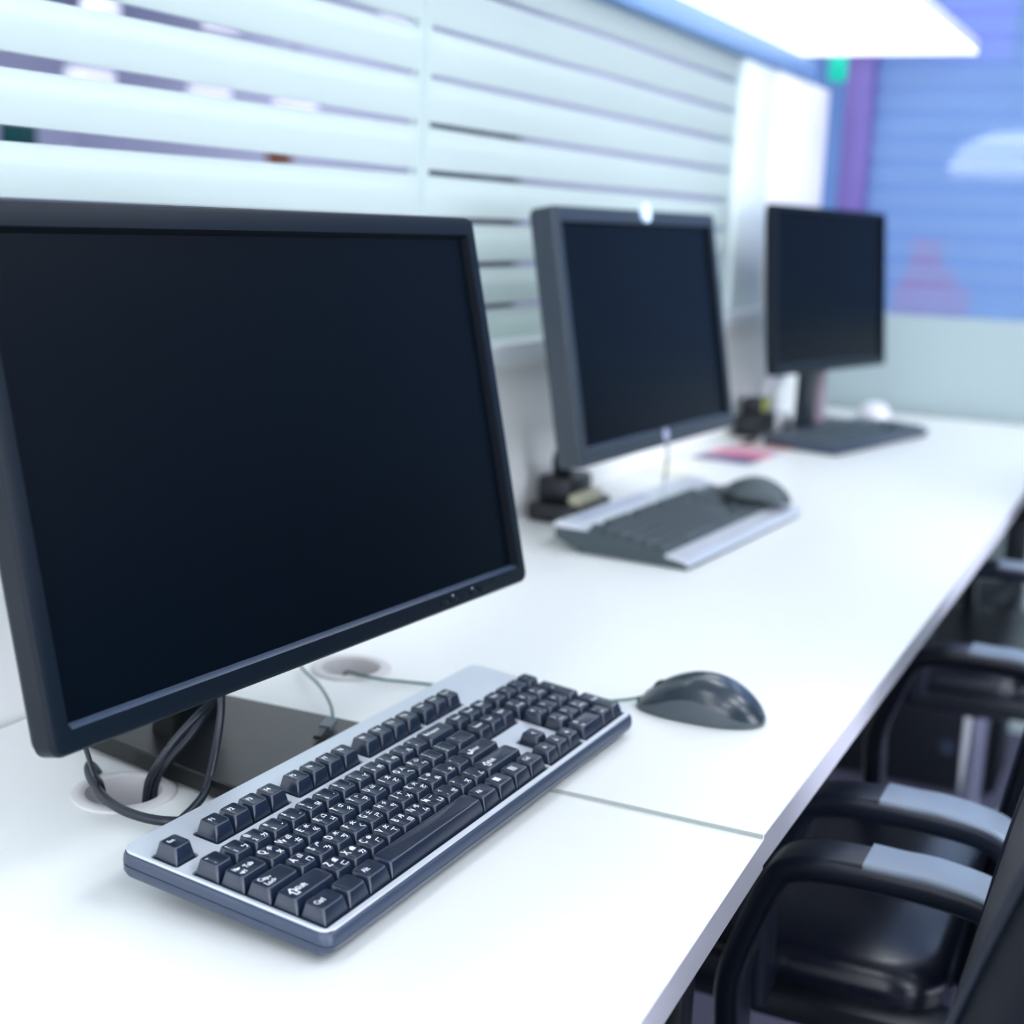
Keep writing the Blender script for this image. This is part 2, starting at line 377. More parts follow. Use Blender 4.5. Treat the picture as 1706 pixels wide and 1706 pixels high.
# ------------------------------------------------------------------ monitors
def rect_ring(w, h, r, y, seg=5): return [Vector((a, y, b)) for a, b in rrect(w, h, r, seg)]
def monitor(label, W, H, c, yaw, tilt, bez, mats, depth=0.042, side=0.016, corner=0.008, parts=True, roll=0.0):
    """c: centre of the front face; returns thing and panel matrix (x right, y back, z up)"""
    base = thing('monitor', label, 'monitor', (c[0], c[1] + 0.1, 0), (0, 0, 0), 'black monitors on the desks')
    P = Matrix.Translation(Vector(c)) @ Matrix.Rotation(yaw, 4, 'Z') @ Matrix.Rotation(-tilt, 4, 'X') @ Matrix.Rotation(-roll, 4, 'Y')
    P = Matrix.Translation(-Vector(base.location)) @ P
    bl, br, bt, bb = bez
    bm = bmesh.new()
    iw, ih = W - bl - br, H - bt - bb; ic = Vector(((bl - br) / 2, 0, (bb - bt) / 2))
    n = 6
    def inner(w_, h_, r_, y):
        return [v + ic for v in rect_ring(w_, h_, r_, y, n - 1)]
    lipr = [inner(iw, ih, 0.0004, 0.0075), inner(iw + 0.0005, ih + 0.0005, 0.0005, 0.0060), inner(iw + 0.0050, ih + 0.0050, 0.002, 0.0014), inner(iw + 0.0062, ih + 0.0062, 0.002, 0.0005)]
    bl_ = bmesh.new(); loft(bl_, lipr, False, False)
    low = lambda f_: f_.calc_center_median().z < ic.z - ih / 2 + 0.0015 and abs(f_.calc_center_median().x - ic.x) < iw / 2 - 0.002
    bo_ = bl_.copy()
    bmesh.ops.delete(bl_, geom=[f_ for f_ in bl_.faces if not low(f_)], context='FACES')
    bmesh.ops.delete(bo_, geom=[f_ for f_ in bo_.faces if low(f_)], context='FACES')
    bl_.transform(P); bo_.transform(P)
    finish(bl_, 'screen_lip', M['lip'], base, 50)['label'] = 'shiny lower screen lip'
    finish(bo_, 'inner_bezel', M['matte'], base, 50)
    rings = [inner(iw + 0.0062, ih + 0.0062, 0.002, 0.0020), inner(iw + 0.0062, ih + 0.0062, 0.002, 0.0005),
             rect_ring(W - 0.008, H - 0.008, corner - 0.003, 0.0, n - 1), rect_ring(W - 0.003, H - 0.003, corner - 0.001, 0.0006, n - 1),
             rect_ring(W, H, corner, 0.0030, n - 1), rect_ring(W, H, corner, side, n - 1),
             rect_ring(W - 0.002, H - 0.002, corner, side + 0.001, n - 1), rect_ring(W - 0.004, H - 0.004, corner, side + 0.004, n - 1),
             rect_ring(W - 0.05, H - 0.05, corner, depth - 0.008, n - 1), rect_ring(W * 0.6, H * 0.6, corner, depth, n - 1)]
    loft(bm, rings, False, True)
    bm.transform(P)
    finish(bm, 'casing', mats[0], base, 25)
    bm = bmesh.new()
    g_ = [bm.verts.new(P @ (ic + Vector((sx * (iw / 2 + 0.001), 0.0062 if True else 0, sz * (ih / 2 + 0.001))))) for sx, sz in ((-1, -1), (1, -1), (1, 1), (-1, 1))]
    g2 = [bm.verts.new(P @ (ic + Vector((sx * (iw / 2 + 0.001), 0.009, sz * (ih / 2 + 0.001))))) for sx, sz in ((-1, -1), (1, -1), (1, 1), (-1, 1))]
    bm.faces.new(g_); bm.faces.new(list(reversed(g2)))
    for j in range(4): bm.faces.new((g_[j], g_[(j + 1) % 4], g2[(j + 1) % 4], g2[j]))
    finish(bm, 'screen', M['screen'], base, 30)
    return base, P
def loc_box(base, P, name, m, x0, x1, y0, y1, z0, z1, bev=0.001):
    return box(name, m, x0, x1, y0, y1, z0, z1, bev, base, 2, P)

# near monitor
m1, P1 = monitor('largest black monitor in the left foreground, dark screen, over the sharp silver keyboard', 0.520, 0.3122, (0.200, 0.1403, 0.2643), math.radians(-5.16), math.radians(12.75),
                 (0.0165, 0.0150, 0.0185, 0.0170), (M['bezel'],))
L1 = Vector(m1.location)
for k, x in enumerate((0.127, 0.141, 0.155, 0.169, 0.183)):
    b = loc_box(m1, P1, 'button', M['bezel'], x, x + 0.009, -0.0012, 0.001, -0.1500, -0.1478, 0.0004)
for x in (0.1435, 0.1720):
    b = loc_box(m1, P1, 'button_mark', M['badge'], x, x + 0.0014, -0.0006, 0.0006, -0.1462, -0.1450, 0.0002)
# stand: base plate wider to the front, neck up to the back
bm = bmesh.new()
q = [(0.1465, 0.152), (0.3080, 0.152), (0.3050, 0.335), (0.1830, 0.335)]
cx = sum(a for a, b in q) / 4; cy = sum(b for a, b in q) / 4
def shr(k, z): return [Vector((cx + (a - cx) * k - L1.x, cy + (b - cy) * k - L1.y, z)) for a, b in q]
loft(bm, [shr(1.0, 0.0005), shr(1.0, 0.0130), shr(0.985, 0.0145)])
finish(bm, 'stand_base', M['stand'], m1, 30)
bm = bmesh.new()
nb = [Vector((0.235, 0.275, 0.0140)) - L1, Vector((0.232, 0.268, 0.08)) - L1, Vector((0.226, 0.245, 0.17)) - L1, Vector((0.216, 0.203, 0.255)) - L1]
sweep(bm, catmull(nb, 5), rrect(0.062, 0.026, 0.008), fixed=Vector((1, 0, 0)))
finish(bm, 'stand_neck', M['stand'], m1, 40)
# small plug moulding under the casing
loc_box(m1, P1, 'cable_port', M['black'], 0.006, 0.045, 0.022, 0.045, -0.160, -0.120, 0.002)
def cable(parent, name, m, pts, r, off):
    return tube(name, m, [Vector(p_) - off for p_ in pts], r, parent)
cable(m1, 'power_cable', M['cable'], [(0.200, 0.190, 0.130), (0.199, 0.207, 0.085), (0.197, 0.21, 0.064), (0.173, 0.215, 0.051), (0.158, 0.225, 0.033), (0.151, 0.236, 0.013), (0.153, 0.246, -0.006), (0.153, 0.25, -0.05)], 0.0030, L1)
cable(m1, 'video_cable', M['cable'], [(0.215, 0.200, 0.120), (0.208, 0.216, 0.075), (0.201, 0.220, 0.056), (0.179, 0.225, 0.033), (0.163, 0.233, 0.016), (0.158, 0.242, -0.003), (0.157, 0.247, -0.05)], 0.0027, L1)
cable(m1, 'signal_cable', M['cable'], [(0.190, 0.190, 0.115), (0.184, 0.2, 0.08), (0.180, 0.200, 0.050), (0.169, 0.197, 0.026), (0.148, 0.189, 0.007), (0.125, 0.181, 0.0045), (0.10, 0.174, 0.0045), (0.085, 0.165, 0.004)], 0.0030, L1)
cable(m1, 'thin_cable', M['cable'], [(0.055, 0.195, 0.125), (0.058, 0.212, 0.09), (0.06, 0.222, 0.073), (0.08, 0.235, 0.045), (0.098, 0.246, 0.024), (0.122, 0.262, 0.006), (0.130, 0.266, -0.01), (0.135, 0.262, -0.05)], 0.0018, L1)

# middle monitor
m2, P2 = monitor('middle monitor, charcoal frame with a bright dot on its top edge', 0.512, 0.322, (1.231, 0.262, 0.276), math.radians(-4.3), math.radians(10.4),
                 (0.022, 0.020, 0.022, 0.024), (M['bezel_grey'],), depth=0.05, side=0.030)
L2 = Vector(m2.location)
bm = bmesh.new()
lathe(bm, [(0.0, 0.0), (0.011, 0.0), (0.0125, 0.002), (0.0125, 0.006), (0.0, 0.006)], 24)
bm.transform(P2 @ Matrix.Translation((0.005, 0.001, 0.1565)) @ Matrix.Rotation(PI / 2, 4, 'X'))
b = finish(bm, 'status_light', M['led'], m2, 40); b['label'] = 'bright blue-white dot on the top edge'  # round disc with an emissive pale blue colour
bm = bmesh.new()
lathe(bm, [(0.0, 0.0), (0.0085, 0.0), (0.0095, 0.0008), (0.0095, 0.002), (0.0, 0.002)], 24)
bm.transform(P2 @ Matrix.Translation((0.0, 0.0008, -0.147)) @ Matrix.Rotation(PI / 2, 4, 'X'))
b = finish(bm, 'badge', M['badge'], m2, 40); b['label'] = 'small pale badge'
bm = bmesh.new()
bbox(bm, 1.160 - L2.x, 1.292 - L2.x, 0.335 - L2.y, 0.412 - L2.y, 0.0006, 0.026, 0.006)
bbox(bm, 1.185 - L2.x, 1.270 - L2.x, 0.355 - L2.y, 0.410 - L2.y, 0.024, 0.062, 0.01)
finish(bm, 'stand_base', M['black'], m2)
bm = bmesh.new()
bbox(bm, 1.178 - L2.x, 1.262 - L2.x, 0.338 - L2.y, 0.356 - L2.y, 0.024, 0.040, 0.003)
b = finish(bm, 'clamp_plate', M['label'], m2); b['label'] = 'beige plate'
bm = bmesh.new()
sweep(bm, catmull([Vector(v) - L2 for v in ((1.225, 0.378, 0.045), (1.195, 0.375, 0.085), (1.185, 0.352, 0.125), (1.205, 0.335, 0.19), (1.225, 0.318, 0.265))], 6), rrect(0.036, 0.026, 0.009), fixed=Vector((1, 0.3, 0)))
finish(bm, 'stand_arm', M['black'], m2, 40)
cable(m2, 'thin_cable', M['greycable'], [(1.26, 0.275, 0.16), (1.288, 0.255, 0.114), (1.316, 0.262, 0.083), (1.40, 0.292, 0.045), (1.484, 0.322, 0.004)], 0.0022, L2)

# far monitor
m3, P3 = monitor('farthest and smallest monitor, standing near the end of the desk', 0.510, 0.319, (2.249, 0.256, 0.301), math.radians(-11.9), math.radians(5.4),
                 (0.014, 0.014, 0.014, 0.020), (M['bezel'],), roll=math.radians(-0.6))
L3 = Vector(m3.location)
bm = bmesh.new(); bbox(bm, 2.29 - L3.x, 2.50 - L3.x, 0.262 - L3.y, 0.352 - L3.y, 0.0006, 0.016, 0.004)
finish(bm, 'stand_base', M['black'], m3)
bm = bmesh.new(); bbox(bm, 2.295 - L3.x, 2.360 - L3.x, 0.300 - L3.y, 0.330 - L3.y, 0.014, 0.300, 0.006)
finish(bm, 'stand_neck', M['bezel_grey'], m3)
bm = bmesh.new(); bbox(bm, 2.364 - L3.x, 2.410 - L3.x, 0.290 - L3.y, 0.325 - L3.y, 0.014, 0.150, 0.006)
b = finish(bm, 'stand_slider', M['mauve'], m3); b['label'] = 'mauve grey slider beside the neck'  # separate block carries the lit side of the neck as colour

# ------------------------------------------------------------------ keyboards
U = 0.01905
def key_mesh(name, w, h=1.0, top=0.030, foot=0.0205, dish=0.0007, m=None):
    """one keycap, centre at origin in x/y; w,h in key units"""
    bw, bh = w * U - 0.0012, h * U - 0.0012
    tw, th = w * U - 0.0058, h * U - 0.0062
    bm = bmesh.new(); sg = 4
    def ring(rw, rh, r_, z, oy=0.0, dz=0.0):
        return [Vector((a, b + oy, z - (dish * (1 - min(1, (a / (tw / 2)) ** 2)) if dz else 0))) for a, b in rrect(rw, rh, r_, sg)]
    oy = 0.0012
    rings = [ring(bw, bh, 0.0012, foot), ring(bw - 0.0002, bh - 0.0002, 0.0012, foot + 0.001)]
    zt = top
    if w > 4: dish_ = 0
    rings.append(ring(tw + 0.0009, th + 0.0009, 0.0022, zt - 0.0007, oy, 1))
    rings.append(ring(tw + 0.0003, th + 0.0003, 0.0021, zt - 0.0002, oy, 1))
    rings.append(ring(tw - 0.0006, th - 0.0006, 0.0018, zt, oy, 1))
    for s_ in (0.8, 0.55, 0.25):
        rings.append(ring((tw - 0.0006) * s_, (th - 0.0006) * s_, 0.0018 * s_, zt, oy, 1))
    loft(bm, rings)
    bmesh.ops.recalc_face_normals(bm, faces=bm.faces[:])
    me = bpy.data.meshes.new(name); bm.to_mesh(me); bm.free()
    me.materials.append(m or M['key'])
    me.polygons.foreach_set('use_smooth', [True] * len(me.polygons)); mark_sharp(me, 40)
    return me
font_cjk = None
_glyph = {}
def glyph(ch):
    """flat polygons of one character, unit size, centred"""
    if ch in _glyph: return _glyph[ch]
    cu = bpy.data.curves.new('glyph', 'FONT'); cu.body = ch; cu.size = 1.0; cu.resolution_u = 2; cu.offset = 0.02
    cu.align_x = 'CENTER'; cu.align_y = 'CENTER'
    o = bpy.data.objects.new('glyph', cu); COL.objects.link(o)
    dg = bpy.context.evaluated_depsgraph_get(); dg.update()
    me = bpy.data.meshes.new_from_object(o.evaluated_get(dg))
    vs = [tuple(v.co) for v in me.vertices]; fs = [tuple(p_.vertices) for p_ in me.polygons]
    if vs:
        x0 = min(v[0] for v in vs); x1 = max(v[0] for v in vs); y0 = min(v[1] for v in vs); y1 = max(v[1] for v in vs)
        vs = [(v[0] - (x0 + x1) / 2, v[1] - (y0 + y1) / 2) for v in vs]
    bpy.data.objects.remove(o); bpy.data.curves.remove(cu); bpy.data.meshes.remove(me)
    _glyph[ch] = (vs, fs); return _glyph[ch]
def legend(items, w, h, top, dish=0.0007):
    """items: (text, x, y, size) in metres from the key centre"""
    tw = w * U - 0.0058
    bm = bmesh.new()
    for tx, x, y, s_ in items:
        vs, fs = glyph(tx)
        bv = []
        for a, b in vs:
            X_, Y_ = x + a * s_ * 1.12, y + b * s_ * 1.12 + 0.0012
            z_ = top - dish * (1 - min(1, (X_ / (tw / 2)) ** 2)) + 0.00010
            bv.append(bm.verts.new((X_, Y_, z_)))
        for f_ in fs:
            try: bm.faces.new([bv[i] for i in f_])
            except ValueError: pass
    me = bpy.data.meshes.new('legend'); bm.to_mesh(me); bm.free()
    me.materials.append(M['legend']); return me

G = 0.646
ZH = {'1': 'ㄅ', '2': 'ㄉ', '3': 'ˇ', '4': 'ˋ', '5': 'ㄓ', '6': 'ˊ', '7': '˙', '8': 'ㄚ', '9': 'ㄞ', '0': 'ㄢ', '-': 'ㄦ', 'Q': 'ㄆ', 'W': 'ㄊ', 'E': 'ㄍ', 'R': 'ㄐ', 'T': 'ㄔ', 'Y': 'ㄗ', 'U': 'ㄧ', 'I': 'ㄛ', 'O': 'ㄟ', 'P': 'ㄣ',
      'A': 'ㄇ', 'S': 'ㄋ', 'D': 'ㄎ', 'F': 'ㄑ', 'G': 'ㄕ', 'H': 'ㄘ', 'J': 'ㄨ', 'K': 'ㄜ', 'L': 'ㄠ', ';': 'ㄤ', 'Z': 'ㄈ', 'X': 'ㄌ', 'C': 'ㄏ', 'V': 'ㄒ', 'B': 'ㄖ', 'N': 'ㄙ', 'M': 'ㄩ', ',': 'ㄝ', '.': 'ㄡ', '/': 'ㄥ'}
CJ = dict(zip('QWERTYUIOPASDFGHJKLZXCVBNM', '手田水口廿卜山戈人心日尸木火土竹十大中重難金女月弓一'))
SH = dict(zip('1234567890-=[];\',./`', '!@#$%^&*()_+{}:"<>?~'))
def layout():
    """list of (name, cu, v, w, h, items) ; cu = centre in units from the left, v = row height above the bottom row centre"""
    K = []
    a = 0.0042; b = 0.0034
    def one(t): return [(t, -0.0030, 0.0018, 0.0036)]
    K.append(('key', 0.5, 5 + G, 1, 1, [('Esc', -0.001, 0.0022, 0.0036)]))
    for i, t in enumerate(['F1', 'F2', 'F3', 'F4', 'F5', 'F6', 'F7', 'F8', 'F9', 'F10', 'F11', 'F12']):
        cu = (2.5, 7.0, 11.5)[i // 4] + i % 4
        K.append(('key', cu, 5 + G, 1, 1, [(t, -0.0014, 0.0018, 0.0044)]))
    for i, t in enumerate(['PrtSc', 'ScrLk', 'Pause']): K.append(('key', 15.75 + i, 5 + G, 1, 1, [(t, -0.0005, 0.0022, 0.0034)]))
    for i, c in enumerate('`1234567890-='):
        it = [(SH.get(c, ''), -a, b, 0.0044), (c, -a, -b, 0.0044)]
        if c in ZH: it += [(ZH[c], a, -b, 0.0042)]
        K.append(('key', 0.5 + i, 4, 1, 1, it))
    K.append(('backspace_key', 14.0, 4, 2, 1, [('Backspace', -0.004, 0.0008, 0.0042)]))
    K.append(('tab_key', 0.75, 3, 1.5, 1, [('⇤', -0.006, 0.0025, 0.006), ('⇥', -0.006, -0.0025, 0.006), ('Tab', 0.003, 0.001, 0.0044)]))
    def letter(c):
        if c in CJ: return [(c, -a, b - 0.0004, 0.0066), (CJ[c], a * 0.75, b, 0.0038), (ZH[c], a, -b, 0.0042)]
        it = [(SH.get(c, ''), -a, b, 0.0050), (c, -a, -b, 0.0050)]
        if c in ZH: it.append((ZH[c], a, -b, 0.0042))
        return it
    for i, c in enumerate('QWERTYUIOP[]'): K.append(('key', 2.0 + i, 3, 1, 1, letter(c)))
    K.append(('key', 14.25, 3, 1.5, 1, [('|', -0.006, b, 0.0042), ('\\', -0.006, -b, 0.0042)]))
    K.append(('caps_lock_key', 0.875, 2, 1.75, 1, [('Caps', -0.006, 0.0028, 0.0046), ('Lock', -0.006, -0.0020, 0.0046)]))
    for i, c in enumerate('ASDFGHJKL;\''): K.append(('key', 2.25 + i, 2, 1, 1, letter(c)))
    K.append(('enter_key', 13.875, 2, 2.25, 1, [('↵', -0.012, 0.0, 0.0080), ('Enter', -0.003, 0.001, 0.0046)]))
    K.append(('shift_key', 1.125, 1, 2.25, 1, [('⇧', -0.012, 0.0, 0.0085), ('Shift', -0.004, 0.0005, 0.0046)]))
    for i, c in enumerate('ZXCVBNM,./'): K.append(('key', 2.75 + i, 1, 1, 1, letter(c)))
    K.append(('shift_key', 13.625, 1, 2.75, 1, [('⇧', -0.016, 0.0, 0.0080), ('Shift', -0.008, 0.0005, 0.0044)]))
    K.append(('control_key', 0.70, 0, 1.35, 1, [('Ctrl', -0.004, 0.001, 0.0048)]))
    K.append(('key', 1.95, 0, 1.15, 1, []))
    K.append(('alt_key', 3.15, 0, 1.25, 1, [('Alt', -0.003, 0.001, 0.0046)]))
    K.append(('space_bar', 6.88, 0, 6.20, 1, []))
    K.append(('alt_key', 10.60, 0, 1.22, 1, [('Alt', -0.003, 0.001, 0.0044)]))
    K.append(('key', 11.86, 0, 1.22, 1, [('■', -0.001, 0.001, 0.0060)]))
    K.append(('key', 13.12, 0, 1.22, 1, [('▤', -0.001, 0.001, 0.0065)]))
    K.append(('control_key', 14.38, 0, 1.22, 1, [('Ctrl', -0.003, 0.001, 0.0044)]))
    for i, t in enumerate(['Insert', 'Home', 'PgUp']): K.append(('key', 15.75 + i, 4, 1, 1, [(t, 0, 0.001, 0.0036)]))
    for i, t in enumerate(['Delete', 'End', 'PgDn']): K.append(('key', 15.75 + i, 3, 1, 1, [(t, 0, 0.001, 0.0036)]))
    K.append(('key', 16.75, 1, 1, 1, [('↑', 0, 0.0, 0.0050)]))
    for i, t in enumerate('←↓→'): K.append(('key', 15.75 + i, 0, 1, 1, [(t, 0, 0.0, 0.0050)]))
    for i, t in enumerate(['Num', '/', '*', '-']): K.append(('key', 19.0 + i, 4, 1, 1, [(t, -0.001, 0.001, 0.0042)]))
    for r_, row in enumerate(('789', '456', '123')):
        for i, t in enumerate(row):
            sub = {'7': 'Home', '8': '↑', '9': 'PgUp', '4': '←', '6': '→', '1': 'End', '2': '↓', '3': 'PgDn'}.get(t)
            K.append(('key', 19.0 + i, 3 - r_, 1, 1, [(t, -0.003, b - 0.0006, 0.0056)] + ([(sub, 0, -b, 0.0034)] if sub else [])))
    K.append(('zero_key', 19.5, 0, 2, 1, [('0', -0.010, b, 0.0056), ('Ins', -0.010, -b, 0.0036)]))
    K.append(('key', 21.0, 0, 1, 1, [('.', -0.003, b, 0.0056), ('Del', -0.001, -b, 0.0036)]))
    K.append(('plus_key', 22.0, 2.5, 1, 2, [('+', 0, 0.004, 0.0050)]))
    K.append(('enter_key', 22.0, 0.5, 1, 2, [('Enter', 0, 0.004, 0.0038)]))
    return K
TOPS = {5: 0.0312, 4: 0.0308, 3: 0.0300, 2: 0.0296, 1: 0.0296, 0: 0.0300}
def rl(u0, u1, v0, v1, r_=0.0018):
    return [(((u0 + u1) / 2) * U + a, ((v0 + v1) / 2) * U + b) for a, b in rrect((u1 - u0) * U, (v1 - v0) * U, r_, 3)]
LAY = layout()

kb = thing('keyboard', 'sharp silver-topped keyboard with black keys and white legends in the foreground', 'keyboard', (0.0001, 0.0026, 0.0001), (0.0874, 0, -0.0305), 'keyboards on the desks')
bm = bmesh.new()
U0, U1, V0, V1 = -0.26, 23.08, -0.80, 7.38
def body_ring(inset, z, front=0.0):
    w_, h_ = (U1 - U0) * U - 2 * inset, (V1 - V0) * U - 2 * inset
    pts = rrect(w_, h_, 0.009 - min(inset, 0.005) * 0.6, 5)
    out = []
    for a, b in pts:
        yy = b - (front if b < 0 else 0)
        out.append(Vector(((U0 + U1) / 2 * U + a, (V0 + V1) / 2 * U + yy, z)))
    return out
loft(bm, [body_ring(0.005, 0.0028), body_ring(0.0025, 0.0040), body_ring(0.0008, 0.0070, 0.0012), body_ring(0.0005, 0.0110, 0.002), body_ring(0.0012, 0.0114, 0.002), body_ring(0.0012, 0.0120, 0.0018),
          body_ring(0.0002, 0.0124, 0.0016), body_ring(0.0003, 0.0165, 0.0008), body_ring(0.0010, 0.0185), body_ring(0.0024, 0.0196)])
finish(bm, 'base_shell', M['body'], kb, 30)
bm = bmesh.new()
holes = [rl(-0.06, 15.06, -0.56, 4.55), rl(0.0 - 0.06, 1.06, 5.1, 6.2), rl(1.94, 6.06, 5.1, 6.2), rl(6.44, 10.56, 5.1, 6.2), rl(10.94, 15.06, 5.1, 6.2), rl(15.19, 18.31, 5.1, 6.2),
         rl(15.19, 18.31, 2.44, 4.55), rl(18.44, 22.56, -0.56, 4.55)]
c = [(15.19, -0.56), (18.31, -0.56), (18.31, 0.54), (17.31, 0.54), (17.31, 1.56), (16.19, 1.56), (16.19, 0.54), (15.19, 0.54)]
holes.append([(a * U, b * U) for a, b in c])
outer = [(v.x, v.y) for v in body_ring(0.0016, 0)]
plate_with_holes(bm, outer, holes, 0.0194, 0.0212)
finish(bm, 'top_plate', M['silver'], kb, 30)
bm = bmesh.new(); bbox(bm, 0.2 * U - 0.004, 22.7 * U, -0.7 * U, 6.6 * U, 0.0190, 0.01962)
finish(bm, 'key_bed', M['recess'], kb)
for fx in (0.04, 0.40):
    box('foot', M['body'], fx, fx + 0.03, 6.6 * U, 6.9 * U, -0.0098, 0.004, 0.001, kb)
meshes = {}
for nm, cu, v, w_, h_, items in LAY:
    row = min(5, int(v)) if v < 5 else 5
    top = TOPS[row]
    kk = (w_, h_, row)
    if kk not in meshes: meshes[kk] = key_mesh('keycap', w_, h_, top, 0.0198)
    o = bpy.data.objects.new(nm, meshes[kk]); COL.objects.link(o); o.parent = kb; o.location = (cu * U, v * U, 0)
    if items:
        lg = bpy.data.objects.new('legend', legend(items, w_, h_, top)); COL.objects.link(lg); lg.parent = o

# middle keyboard: thick, tilted, light silver front strip and rear strip, grey keys
k2 = thing('keyboard', 'thick blurred silver-edged keyboard with grey keys in front of the middle monitor', 'keyboard', (1.009, 0.120, 0.0), (0, 0, math.radians(-4.0)), 'keyboards on the desks')
KW, KD = 0.425, 0.185
bm = bmesh.new()
prof = [(0.0, 0.0005), (0.004, 0.010), (0.030, 0.0135), (0.135, 0.0300), (0.180, 0.0365), (0.186, 0.0330), (0.186, 0.016), (0.160, 0.006), (0.150, 0.0005)]
sweep(bm, [Vector((0, 0, 0)), Vector((0.004, 0, 0)), Vector((KW - 0.004, 0, 0)), Vector((KW, 0, 0))], [(a, b) for a, b in prof], fixed=Vector((0, 1, 0)))
finish(bm, 'base_shell', M['keygrey'], k2, 30)
bm = bmesh.new()
sweep(bm, [Vector((-0.001, 0, 0)), Vector((KW + 0.001, 0, 0))], [(-0.001, 0.0040), (-0.002, 0.008), (0.002, 0.0125), (0.030, 0.0165), (0.031, 0.0130), (0.004, 0.0080)], fixed=Vector((0, 1, 0)))
b = finish(bm, 'front_strip', M['silver'], k2, 30); b['label'] = 'light silver palm strip'
bm = bmesh.new()
sweep(bm, [Vector((-0.001, 0, 0)), Vector((KW + 0.001, 0, 0))], [(0.140, 0.030), (0.141, 0.0335), (0.158, 0.0365), (0.181, 0.0392), (0.187, 0.0360), (0.187, 0.030)], fixed=Vector((0, 1, 0)))
b = finish(bm, 'rear_strip', M['silver'], k2, 30); b['label'] = 'silver rear strip'
bm = bmesh.new()
sweep(bm, [Vector((0.03, 0, 0)), Vector((KW * 0.55, 0, 0))], [(0.160, 0.0372), (0.161, 0.0386), (0.174, 0.0402), (0.176, 0.0385)], fixed=Vector((0, 1, 0)))
finish(bm, 'media_strip', M['badge'], k2, 30)
slope = math.atan2(0.030 - 0.0135, 0.105)
k2m = {}
for nm, cu, v, w_, h_, items in LAY:
    if v > 5: v = 5.05
    kk = (w_, h_)
    if kk not in k2m: k2m[kk] = key_mesh('grey_keycap', w_, h_, 0.0075, 0.0, 0.0006, M['keygrey'])
    yy = 0.040 + v * 0.0182; zz = 0.0135 + (yy - 0.03) * math.tan(slope) - 0.0005
    o = bpy.data.objects.new(nm, k2m[kk]); COL.objects.link(o); o.parent = k2
    o.location = (0.006 + cu * 0.01835, yy, zz); o.rotation_euler = (slope, 0, 0); o.scale = (0.96, 0.95, 1)

# far keyboard: flat, dark
k3 = thing('keyboard', 'flat dark slate keyboard in front of the farthest monitor', 'keyboard', (2.040, 0.178, 0.0), (0, 0, math.radians(-13.5)), 'keyboards on the desks')
bm = bmesh.new()
bbox(bm, 0, 0.425, 0, 0.158, 0.0005, 0.016, 0.004, 2)
for v in bm.verts:
    v.co.z *= 1 + v.co.y * 3.2
finish(bm, 'base_shell', M['body'], k3)
k3m = {}
for nm, cu, v, w_, h_, items in LAY:
    if v > 5: v = 5.35
    kk = (w_, h_)
    if kk not in k3m: k3m[kk] = key_mesh('dark_keycap', w_, h_, 0.0055, 0.0, 0.0005, M['keygrey'])
    yy = 0.018 + v * 0.0186; zz = 0.016 * (1 + yy * 3.2) - 0.0006
    o = bpy.data.objects.new(nm, k3m[kk]); COL.objects.link(o); o.parent = k3
    o.location = (0.008 + cu * 0.01825, yy, zz); o.rotation_euler = (0.05, 0, 0); o.scale = (0.96, 0.96, 1)

